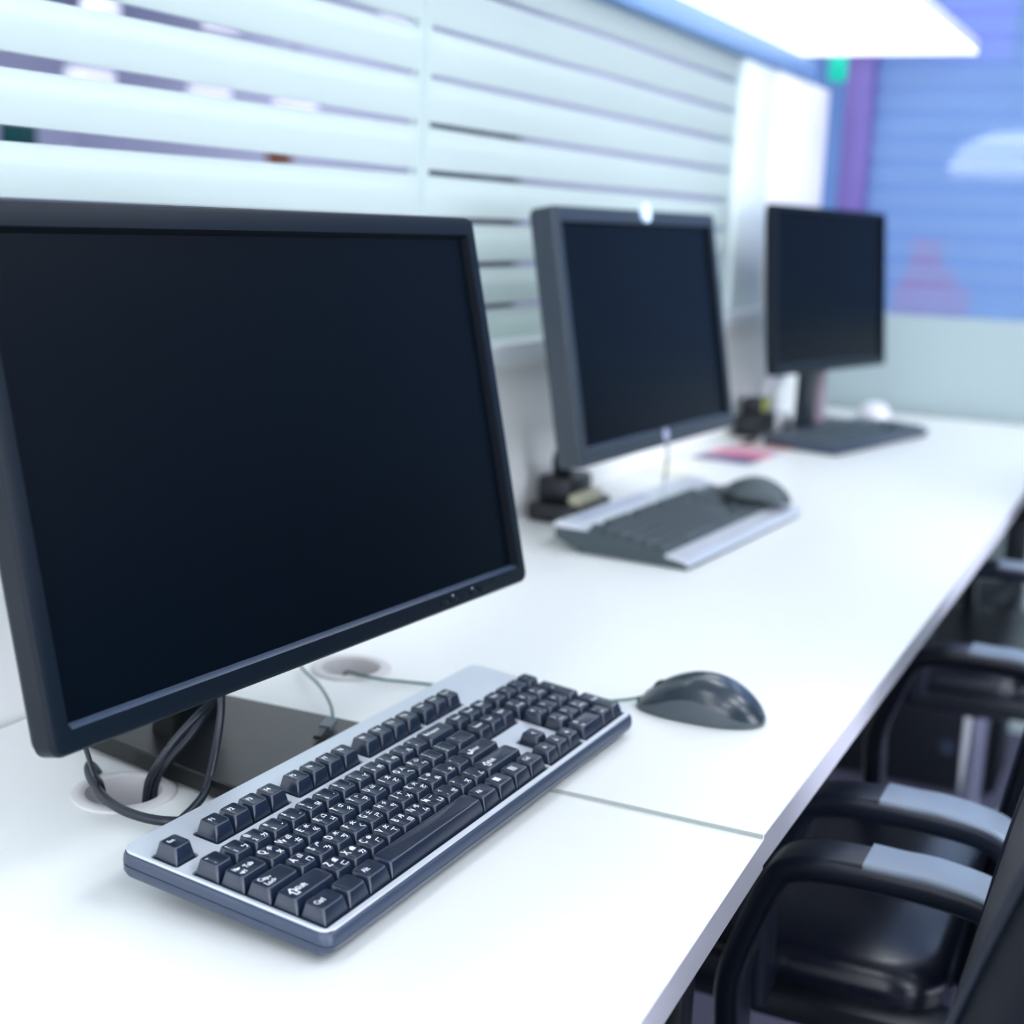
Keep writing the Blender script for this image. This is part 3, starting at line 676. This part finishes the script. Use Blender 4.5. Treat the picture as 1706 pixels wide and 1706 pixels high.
# ------------------------------------------------------------------ mice
def mouse(label, loc, rotz, mats, W=0.062, L_=0.114, H=0.039, sc=1.0, group='computer mice', tilt=(0, 0)):
    """nose towards +y"""
    t = thing('computer_mouse', label, 'mouse', loc, (tilt[0], tilt[1], rotz), group)
    ns, na = 40, 36
    def sect(s_):
        # s_: 0 nose .. 1 tail
        y = L_ / 2 - L_ * s_
        wf = (1 - abs(2 * s_ - 1) ** 3.0) ** 0.42 * (0.93 + 0.07 * math.cos((s_ - 0.62) * 5))
        hf = max(0.16, max(0.0, math.sin(PI * min(1, s_) ** 1.10)) ** 0.60)
        return y, W / 2 * wf, H * hf
    def border(s_):    # height of the seam between side and shell
        return 0.30 + 0.26 * math.sin(PI * min(1, max(0, (s_ - 0.02) / 0.86))) ** 1.5 - 0.04 * s_
    def pt(s_, a, k=1.0):
        y, w_, h_ = sect(s_)
        ca, sa = math.cos(a), math.sin(a)
        x = w_ * math.copysign(abs(ca) ** 0.72, ca) * k
        z = h_ * (sa ** 0.80) * k
        return Vector((x, y, 0.0006 + z))
    bmS = bmesh.new(); bmB = bmesh.new()
    for bm_, upper in ((bmS, True), (bmB, False)):
        rows = []
        for i in range(ns + 1):
            s_ = 0.004 + 0.992 * (0.5 - 0.5 * math.cos(PI * i / ns))
            A = math.asin(border(s_) ** 1.25)
            row = []
            if upper:
                for j in range(na + 1):
                    a = A + (PI - 2 * A) * j / na
                    row.append(pt(s_, a, 1.008 if 0 < i < ns else 1.0))
                rows.append(row)
            else:
                r1 = [pt(s_, A * 1.04 * j / 8, 1.0) for j in range(9)]
                r2 = [Vector((-v.x, v.y, v.z)) for v in r1]
                rows.append((r1, r2))
        if upper:
            V = [[bm_.verts.new(v) for v in r_] for r_ in rows]
            for a_, b_ in zip(V, V[1:]):
                for j in range(na): bm_.faces.new((a_[j], a_[j + 1], b_[j + 1], b_[j]))
            bm_.faces.new(V[0]); bm_.faces.new(list(reversed(V[-1])))
        else:
            for side in (0, 1):
                V = [[bm_.verts.new(v) for v in r_[side]] for r_ in rows]
                for a_, b_ in zip(V, V[1:]):
                    for j in range(8): bm_.faces.new((a_[j], a_[j + 1], b_[j + 1], b_[j]))
            # bottom
            Lf = [bm_.verts.new(Vector((-r_[0][0].x * 0.99, r_[0][0].y, 0.0006))) for r_ in rows]
            Rf = [bm_.verts.new(Vector((r_[0][0].x * 0.99, r_[0][0].y, 0.0006))) for r_ in rows]
            for i in range(ns): bm_.faces.new((Lf[i], Rf[i], Rf[i + 1], Lf[i + 1]))
    for v in bmS.verts: v.co *= sc
    for v in bmB.verts: v.co *= sc
    finish(bmS, 'shell', mats[0], t, 50)
    finish(bmB, 'lower_body', mats[1], t, 50)
    # split line between the buttons and the palm rest, centre line, wheel
    def strip(name, pts, r_, m_):
        bm_ = bmesh.new(); sweep(bm_, pts, circ(r_, 6)); return finish(bm_, name, m_, t, 60)
    strip('button_seam', [pt(0.42, math.asin(border(0.42) ** 1.25) + (PI - 2 * math.asin(border(0.42) ** 1.25)) * j / 24, 1.006) * sc for j in range(25)], 0.00028, M['recess'])
    strip('button_seam', [pt(0.06 + 0.36 * j / 16, PI / 2, 1.006) * sc for j in range(17)], 0.00028, M['recess'])
    y, w_, h_ = sect(0.2)
    bm_ = bmesh.new(); lathe(bm_, [(0.0, -0.003), (0.0085, -0.003), (0.0098, -0.0015), (0.0098, 0.0015), (0.0085, 0.003), (0.0, 0.003)], 28)
    bm_.transform(Matrix.Scale(sc, 4) @ Matrix.Translation((0, y, h_ - 0.0085)) @ Matrix.Rotation(PI / 2, 4, 'Y'))
    finish(bm_, 'scroll_wheel', M['recess'], t, 40)
    return t
ms = mouse('sharp dark grey mouse on the white desk right of the front keyboard', (0.5165, -0.060, 0), math.radians(4), (M['mouse'], M['mousebody']), H=0.0355)
pts = [Vector(p_) for p_ in [(0, 0.050, 0.008), (-0.010, 0.068, 0.004), (-0.040, 0.115, 0.003), (-0.052, 0.175, 0.003), (-0.050, 0.235, 0.003), (-0.058, 0.280, 0.003), (-0.060, 0.300, 0.0045), (-0.048, 0.325, -0.002), (-0.045, 0.33, -0.04)]]
tube('cable', M['greencable'], pts, 0.0013, ms)
mouse('grey mouse resting on the number pad end of the middle keyboard', (1.385, 0.145, 0.0285), math.radians(30), (M['keygrey'], M['keygrey']), L_=0.105, H=0.031, tilt=(0.12, 0.0))
mouse('small white mouse behind the dark far keyboard', (2.655, 0.235, 0), math.radians(-60), (M['white'], M['white']))

# ------------------------------------------------------------------ small things on the desks
c_ = thing('usb_cable', 'thin dark green cable with a silver plug lying on the stand of the near monitor', 'cable', (0.33, 0.22, 0.0))
off = Vector(c_.location)
tube('cord', M['greencable'], [Vector(p_) - off for p_ in [(0.4318, 0.2997, 0.004), (0.4144, 0.2828, 0.006), (0.3727, 0.2399, 0.012), (0.3263, 0.1996, 0.018), (0.2939, 0.1759, 0.022), (0.2806, 0.1684, 0.021)]], 0.0014, c_)
bm = bmesh.new(); sweep(bm, [Vector(p_) - off for p_ in ((0.2854, 0.171, 0.0205), (0.2711, 0.1684, 0.0185))], rrect(0.0095, 0.0050, 0.0012)); finish(bm, 'plug', M['plug'], c_, 40)
bm = bmesh.new(); sweep(bm, [Vector(p_) - off for p_ in ((0.2711, 0.1684, 0.0185), (0.2536, 0.1641, 0.0175))], rrect(0.0062, 0.0030, 0.0008)); b = finish(bm, 'plug_tip', M['black'], c_, 40)
lc = tube('keyboard_cable', M['cable'], [(0.168, 0.290, -0.05), (0.160, 0.296, -0.012), (0.136, 0.285, 0.010), (0.122, 0.272, 0.0085), (0.105, 0.244, 0.0045), (0.094, 0.213, 0.0045), (0.095, 0.185, 0.0045), (0.110, 0.163, 0.0045), (0.130, 0.150, 0.007)], 0.0034)
tag(lc, 'thick black cable looping out of the near grommet and under the front keyboard', 'cable')

fl = box('leaflet', M['flyer'], -0.115, 0.115, -0.055, 0.055, 0.0004, 0.0014)
fl.location = (1.955, 0.335, 0); fl.rotation_euler = (0, 0, math.radians(-4))
tag(fl, 'pink and purple printed leaflet lying between the middle and far keyboards', 'leaflet')
cp = box('paper_sheet', M['cream'], -0.14, 0.02, -0.03, 0.045, 0.0004, 0.0012)  # thin sheet paints the warm reflected tone of the desk
cp.location = (2.30, 0.455 - 0.08, 0); cp.location = (1.78, 0.378, 0)
tag(cp, 'cream sheet of paper on the desk beside the printed leaflet', 'paper')
# clutter left of the far monitor
t = thing('power_adapter', 'black power adapter with a yellow-green tag by the wall left of the far monitor', 'power adapter', (2.21, 0.385, 0))
bm = bmesh.new(); bbox(bm, -0.055, 0.075, -0.022, 0.030, 0.0005, 0.045, 0.006); bbox(bm, -0.03, 0.03, -0.018, 0.026, 0.043, 0.078, 0.008); finish(bm, 'housing', M['black'], t)
b = box('tag', M['yellow'], -0.028, 0.020, -0.0225, -0.0185, 0.052, 0.080, 0.001, t); b['label'] = 'yellow-green tag'
tube('cord', M['black'], [(-0.05, 0, 0.03), (-0.075, -0.01, 0.03), (-0.10, -0.03, 0.008), (-0.15, -0.02, 0.005)], 0.004, t)
t = thing('desk_phone', 'white telephone handset base between the black adapter and the far monitor', 'telephone', (2.345, 0.385, 0))
bm = bmesh.new()
bbox(bm, -0.035, 0.035, -0.03, 0.03, 0.0005, 0.030, 0.006); finish(bm, 'base', M['white'], t)
bm = bmesh.new(); sweep(bm, catmull([Vector((-0.04, 0.01, 0.050)), Vector((0.0, 0.014, 0.088)), Vector((0.055, 0.012, 0.105))], 8), rrect(0.03, 0.022, 0.008)); finish(bm, 'handset', M['white'], t, 40)
bm = bmesh.new(); bbox(bm, -0.012, 0.012, 0.0, 0.024, 0.028, 0.075, 0.004); finish(bm, 'cradle', M['white'], t)

# ------------------------------------------------------------------ chairs
def chair(label, cx, cy=0.0, rz=0.0):
    t = thing('office_chair', label, 'chair', (cx, -0.12 + cy, -DZ), (0, 0, rz), 'black office chairs pushed under the desks')
    Z = DZ; Y = 0.12
    # seat: padded slab
    bm = bmesh.new()
    w_ = 0.46
    rings = []
    for z_, s_, in ((-0.335, 0.90), (-0.325, 0.97), (-0.300, 1.0), (-0.272, 1.0), (-0.256, 0.97), (-0.250, 0.90), (-0.249, 0.6), (-0.2495, 0.3)):
        rings.append([Vector((a * s_, -0.06 + Y + b * s_, z_ + Z)) for a, b in rrect(w_, 0.47, 0.06, 6)])
    loft(bm, rings); finish(bm, 'seat', M['seat'], t, 50)
    # backrest leaning back
    bm = bmesh.new()
    pts = [Vector((0, -0.325 + Y, -0.26 + Z)), Vector((0, -0.345 + Y, -0.12 + Z)), Vector((0, -0.375 + Y, 0.05 + Z)), Vector((0, -0.43 + Y, 0.22 + Z)), Vector((0, -0.47 + Y, 0.30 + Z))]
    sweep(bm, catmull(pts, 6), rrect(0.45, 0.060, 0.028, 5), fixed=Vector((1, 0, 0)))
    finish(bm, 'backrest', M['leather'], t, 50)
    for k in range(3):
        z_ = -0.16 + 0.13 * k
        yy = -0.325 - 0.02 * (k + 1) + (0.0, -0.003, -0.014)[k]
        bm = bmesh.new(); sweep(bm, [Vector((-0.21, yy + 0.032 + Y, z_ + Z)), Vector((0.21, yy + 0.032 + Y, z_ + Z))], circ(0.003, 6)); finish(bm, 'stitching', M['recess'], t, 60)
    for xs in (-0.207, -0.190, 0.190, 0.207):
        bm = bmesh.new(); sweep(bm, [v + Vector((xs, 0.0305, 0)) for v in catmull(pts, 6)], circ(0.0028, 6)); finish(bm, 'seam_piping', M['arm'], t, 60)
    # armrest loops
    for s_ in (-1, 1):
        xx = s_ * 0.256
        loop = [(-0.128, -0.290), (-0.126, -0.235), (-0.126, -0.190), (-0.142, -0.136), (-0.156, -0.100), (-0.170, -0.086), (-0.205, -0.079), (-0.28, -0.079), (-0.325, -0.087), (-0.347, -0.112), (-0.356, -0.160), (-0.352, -0.230), (-0.335, -0.290)]
        bm = bmesh.new()
        sweep(bm, catmull([Vector((xx, a + Y, b + Z)) for a, b in loop], 6), rrect(0.050, 0.022, 0.008, 4), fixed=Vector((1, 0, 0)))
        ar = finish(bm, 'armrest', M['arm'], t, 50)
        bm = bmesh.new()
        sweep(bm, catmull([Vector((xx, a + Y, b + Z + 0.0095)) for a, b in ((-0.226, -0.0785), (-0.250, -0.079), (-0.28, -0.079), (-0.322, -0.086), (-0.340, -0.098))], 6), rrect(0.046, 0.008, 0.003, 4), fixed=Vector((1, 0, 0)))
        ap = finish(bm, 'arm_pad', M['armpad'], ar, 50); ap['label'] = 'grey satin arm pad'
        bm = bmesh.new(); bbox(bm, min(xx, xx - s_ * 0.06), max(xx, xx - s_ * 0.06), -0.335 + Y, -0.12 + Y, -0.312 + Z, -0.285 + Z, 0.004)
        finish(bm, 'arm_bracket', M['black'], t)
    # gas lift and star base
    bm = bmesh.new(); lathe(bm, [(0.0, 0.10), (0.030, 0.10), (0.030, 0.14), (0.021, 0.142), (0.021, 0.40), (0.0, 0.40)], 24)
    for v in bm.verts: v.co.y += -0.19 + Y
    finish(bm, 'gas_lift', M['chrome'], t, 40)
    for k in range(5):
        a = 2 * PI * k / 5 + 0.75
        dx, dy = math.cos(a), math.sin(a)
        bm = bmesh.new()
        pp = [Vector((dx * r_, -0.19 + Y + dy * r_, z_)) for r_, z_ in ((0.02, 0.135), (0.12, 0.125), (0.29, 0.075))]
        sweep(bm, catmull(pp, 4), rrect(0.036, 0.026, 0.008))
        lg_ = finish(bm, 'base_leg', M['chrome'], t, 40)
        bm = bmesh.new(); lathe(bm, [(0.0, -0.02), (0.024, -0.02), (0.0285, -0.013), (0.0285, 0.013), (0.024, 0.02), (0.0, 0.02)], 20)
        bm.transform(Matrix.Translation((dx * 0.285, -0.19 + Y + dy * 0.285, 0.030)) @ Matrix.Rotation(a + 1.2, 4, 'Z') @ Matrix.Rotation(PI / 2, 4, 'Y'))
        finish(bm, 'caster', M['black'], lg_, 40)
    return t
chair('black leather office chair nearest the viewer, under the near white desk', 0.196)
chair('black leather office chair under the desk beside the mouse, second from the viewer', 0.846, 0.015)
chair('farthest black leather office chair, nearest the end of the long desk', 1.860, 0.045)

t = thing('computer_tower', 'black computer tower standing on the floor under the far end of the long desk', 'computer', (2.45, 0.08, -DZ))
bm = bmesh.new(); bbox(bm, -0.095, 0.095, -0.205, 0.22, 0.012, 0.43, 0.006); finish(bm, 'case', M['black'], t)
bm = bmesh.new(); bbox(bm, -0.093, 0.093, -0.222, -0.204, 0.014, 0.428, 0.006); fp = finish(bm, 'front_panel', M['leather'], t)
bm = bmesh.new(); lathe(bm, [(0.0, 0.0), (0.012, 0.0), (0.013, 0.002), (0.0, 0.002)], 20); bm.transform(Matrix.Translation((0, -0.221, 0.33)) @ Matrix.Rotation(PI / 2, 4, 'X')); finish(bm, 'power_button', M['badge'], fp, 40)
bm = bmesh.new(); lathe(bm, [(0.0, 0.0), (0.016, 0.0), (0.017, 0.002), (0.0, 0.002)], 20); bm.transform(Matrix.Translation((-0.0945, -0.12, 0.10)) @ Matrix.Rotation(-PI / 2, 4, 'Y')); finish(bm, 'side_badge', M['body'], t, 40)
for sx in (-0.07, 0.07):
    for sy in (-0.17, 0.18):
        bm = bmesh.new(); lathe(bm, [(0.0, 0.0), (0.012, 0.0), (0.012, 0.013), (0.0, 0.013)], 14, (sx, sy, 0)); finish(bm, 'foot', M['leather'], t, 40)

# ------------------------------------------------------------------ lights of the rooms
def ceiling_light(label, x, y, w_=1.2, h_=0.6):
    t = thing('ceiling_light', label, 'ceiling light', (x, y, 1.95), (0, 0, 0), 'ceiling light panels')
    bm = bmesh.new()
    for a in ((-w_ / 2, w_ / 2, -h_ / 2, -h_ / 2 + 0.02), (-w_ / 2, w_ / 2, h_ / 2 - 0.02, h_ / 2), (-w_ / 2, -w_ / 2 + 0.02, -h_ / 2 + 0.02, h_ / 2 - 0.02), (w_ / 2 - 0.02, w_ / 2, -h_ / 2 + 0.02, h_ / 2 - 0.02)):
        bbox(bm, *a, -0.03, -0.001)
    finish(bm, 'frame', M['lampframe'], t)
    bm = bmesh.new(); bbox(bm, -w_ / 2 + 0.02, w_ / 2 - 0.02, -h_ / 2 + 0.02, h_ / 2 - 0.02, -0.026, -0.002)
    finish(bm, 'diffuser', M['diffuser_top'] if y == 0.0 else M['diffuser'] if y < 0 else M['diffuser2'], t)
    return t
for i, (x, y) in enumerate(((-1.6, -1.5), (0.3, -1.5), (2.0, -1.5), (-2.4, 0.0), (-0.9, 0.0), (2.2, 0.0), (-1.6, -2.6), (0.3, -2.6), (2.0, -2.6), (-0.4, 1.3), (1.0, 1.3), (2.6, 1.3), (4.6, 1.6), (0.8, 3.6), (3.0, 3.4), (5.2, 5.4), (6.5, 5.0), (6.5, 2.9), (4.6, -0.8), (6.2, -0.2))):
    where = 'above the desks' if y > -2 and y <= 0 and x < 3 else 'over the open floor across the room' if y < -2 else ('above the room behind the striped glass' if y > 0 else 'beyond the end glass')
    ceiling_light('white rectangular ceiling light panel ' + where, x, y)
# bright light box over the end of the desks
t = thing('hanging_light_box', 'large bright white light panel hanging over the end of the desks', 'light', (2.2, 0.5, 0.812))
bm = bmesh.new(); bbox(bm, -0.95, 0.578, -0.392, 0.22, 0.0, 0.006); finish(bm, 'diffuser', M['lightbox'], t)
bm = bmesh.new(); bbox(bm, -0.95, 0.58, -0.394, 0.222, 0.0065, 0.030, 0.002); finish(bm, 'housing', M['white'], t)
for x, y in ((-0.8, -0.3), (0.45, -0.3), (-0.8, 0.15), (0.45, 0.15)):
    tube('suspension_wire', M['chrome'], [(x, y, 0.028), (x, y, 0.5), (x, y, 1.137)], 0.0015, t, n=2, k=6)
# pendants in the room behind the glass
for (x0, x1, y, z) in ((4.20, 4.42, 4.0, 0.935), (5.02, 5.25, 4.0, 0.945), (5.72, 6.00, 4.0, 0.960), (3.64, 3.76, 3.4, 1.115), (4.36, 4.50, 3.4, 1.163), (6.78, 7.02, 4.0, 1.555)):
    t = thing('pendant_lamp', 'bright pendant lamp %s behind the striped glass' % {4.20: 'in the lower row, leftmost', 5.02: 'in the lower row, centre', 5.72: 'in the lower row, rightmost', 3.64: 'near the top left corner', 4.36: 'right of the top left one', 6.78: 'highest, near the pane joint'}[x0],
              'lamp', ((x0 + x1) / 2, y, z - 0.04), (0, 0, 0), 'pendant lamps behind the glass')
    h_ = (x1 - x0) / 2
    bm = bmesh.new(); bbox(bm, -h_, h_, -0.05, 0.05, 0.0, 0.075, 0.015); finish(bm, 'shade', M['pendant'], t)
    bm = bmesh.new(); sweep(bm, [Vector((0, 0, 0.07)), Vector((0, 0, 1.95 - z + 0.03))], circ(0.004, 8)); finish(bm, 'cord', M['black'], t)

# ------------------------------------------------------------------ things seen through the glass
def simple_desk(label, x0, x1, y0, y1, z=0.0):
    t = thing('desk', label, 'desk', ((x0 + x1) / 2, (y0 + y1) / 2, -DZ), (0, 0, 0))
    hx_, hy_ = (x1 - x0) / 2, (y1 - y0) / 2
    bm = bmesh.new(); bbox(bm, -hx_, hx_, -hy_, hy_, DZ + z - 0.03, DZ + z, 0.003); finish(bm, 'desktop', M['cabinet'], t)
    for sx in (-1, 1):
        for sy in (-1, 1):
            bm = bmesh.new(); bbox(bm, sx * (hx_ - 0.04) - 0.02, sx * (hx_ - 0.04) + 0.02, sy * (hy_ - 0.04) - 0.02, sy * (hy_ - 0.04) + 0.02, 0, DZ + z - 0.031); finish(bm, 'leg', M['cabinet'], t)
    return t
def cabinet(label, x0, x1, y0, y1, top, m):
    t = thing('cabinet', label, 'cabinet', ((x0 + x1) / 2, (y0 + y1) / 2, -DZ))
    hx_, hy_ = (x1 - x0) / 2, (y1 - y0) / 2
    bm = bmesh.new(); bbox(bm, -hx_, hx_, -hy_, hy_, 0, top + DZ, 0.004); finish(bm, 'body', m, t)
    for s_ in (-1, 1):
        bm = bmesh.new(); bbox(bm, s_ * hx_ / 2 - hx_ / 2 + 0.01, s_ * hx_ / 2 + hx_ / 2 - 0.01, -hy_ - 0.012, -hy_ - 0.001, 0.05, top + DZ - 0.02, 0.003); d_ = finish(bm, 'door', m, t)
        bm = bmesh.new(); bbox(bm, s_ * 0.03 - 0.006, s_ * 0.03 + 0.006, -hy_ - 0.03, -hy_ - 0.011, (top + DZ) * 0.55, (top + DZ) * 0.55 + 0.12, 0.002); finish(bm, 'handle', M['chrome'], d_)
    return t
cabinet('tall grey cabinet behind the left pane of striped glass', 3.7, 5.6, 4.05, 4.5, 0.60, M['cabinet'])
t = thing('monitor', 'small dark monitor seen through the clear stripe at the left', 'monitor', (4.14, 4.25, 0.6), group='things on the cabinet behind the glass')
bm = bmesh.new(); bbox(bm, -0.09, 0.09, -0.02, 0.02, 0.02, 0.13, 0.004); finish(bm, 'panel', M['greencable'], t)
bm = bmesh.new(); bbox(bm, -0.03, 0.03, -0.03, 0.03, 0.0, 0.022, 0.002); finish(bm, 'stand', M['black'], t)
cabinet('dark slate cupboard behind the joint of the glass panes', 7.0, 7.55, 3.5, 3.95, 0.95, M['darkwood'])
cabinet('low grey cupboard carrying a brown box behind the striped glass', 5.65, 6.5, 4.05, 4.5, 0.62, M['cabinet'])
bm = bmesh.new(); bbox(bm, -0.05, 0.05, -0.05, 0.05, 0.0, 0.13, 0.002); b = finish(bm, 'cardboard_box', M['brown'], None)
b.location = (6.0, 4.2, 0.62); tag(b, 'small brown box seen through the lowest open stripe', 'box')
# beyond the blue end glass
cabinet('pale cabinet with pink boxes on it beyond the blue end glass', 4.40, 5.0, 0.10, 0.75, 0.135, M['wall_pale'])
for (yc, w_, z0, z1, lb) in ((0.455, 0.25, 0.135, 0.235, 'pink box, lower and wider of the pile beyond the blue glass'), (0.47, 0.17, 0.236, 0.30, 'pink box in the middle of the pile beyond the blue glass'), (0.485, 0.09, 0.301, 0.40, 'pink box, narrow topmost of the pile beyond the blue glass')):
    b = box('pink_box', M['pink'], -0.05, 0.05, -w_ / 2, w_ / 2, 0.0, z1 - z0, 0.003); b.location = (4.6, yc, z0)
    tag(b, lb, 'box', 'pink boxes beyond the blue glass')
# lilac banner and green exit sign further back
t = thing('lilac_banner', 'lilac banner hanging beyond the blue glass at the top right', 'banner', (3.02, 0.150, 0.825))
bm = bmesh.new(); bbox(bm, -0.004, 0.004, -0.082, 0.082, 0.0, 1.07); finish(bm, 'cloth', M['lilac'], t)
bm = bmesh.new(); bbox(bm, -0.010, 0.010, -0.09, 0.09, 1.07, 1.122); finish(bm, 'hanger', M['white'], t)
t = thing('exit_sign', 'small green lit sign beside the purple upright', 'sign', (4.6, 0.838, 0.935))
bm = bmesh.new(); bbox(bm, -0.015, 0.015, -0.045, 0.045, 0.0, 0.10, 0.003); finish(bm, 'panel', M['green'], t)
bm = bmesh.new(); sweep(bm, [Vector((0, 0, 0.098)), Vector((0, 0, 1.013))], circ(0.004, 8)); finish(bm, 'rod', M['chrome'], t)
t = thing('hanging_lamp', 'white oval lamp shade glowing beyond the blue glass at the right edge', 'lamp', (4.6, 0.20, 0.62))  # glowing shape added in place of a light reflected in the glass
bm = bmesh.new(); lathe(bm, [(0.0, 0.15), (0.10, 0.145), (0.20, 0.10), (0.24, 0.03), (0.235, 0.0), (0.0, 0.0)], 36); finish(bm, 'shade', M['pendant'], t, 60)
bm = bmesh.new(); sweep(bm, [Vector((0, 0, 0.148)), Vector((0, 0, 1.328))], circ(0.004, 8)); finish(bm, 'cord', M['white'], t)

# ------------------------------------------------------------------ lift everything built relative to the desk top
for o in list(COL.objects):
    if o.parent is None and o is not cam:
        o.location.z += DZ
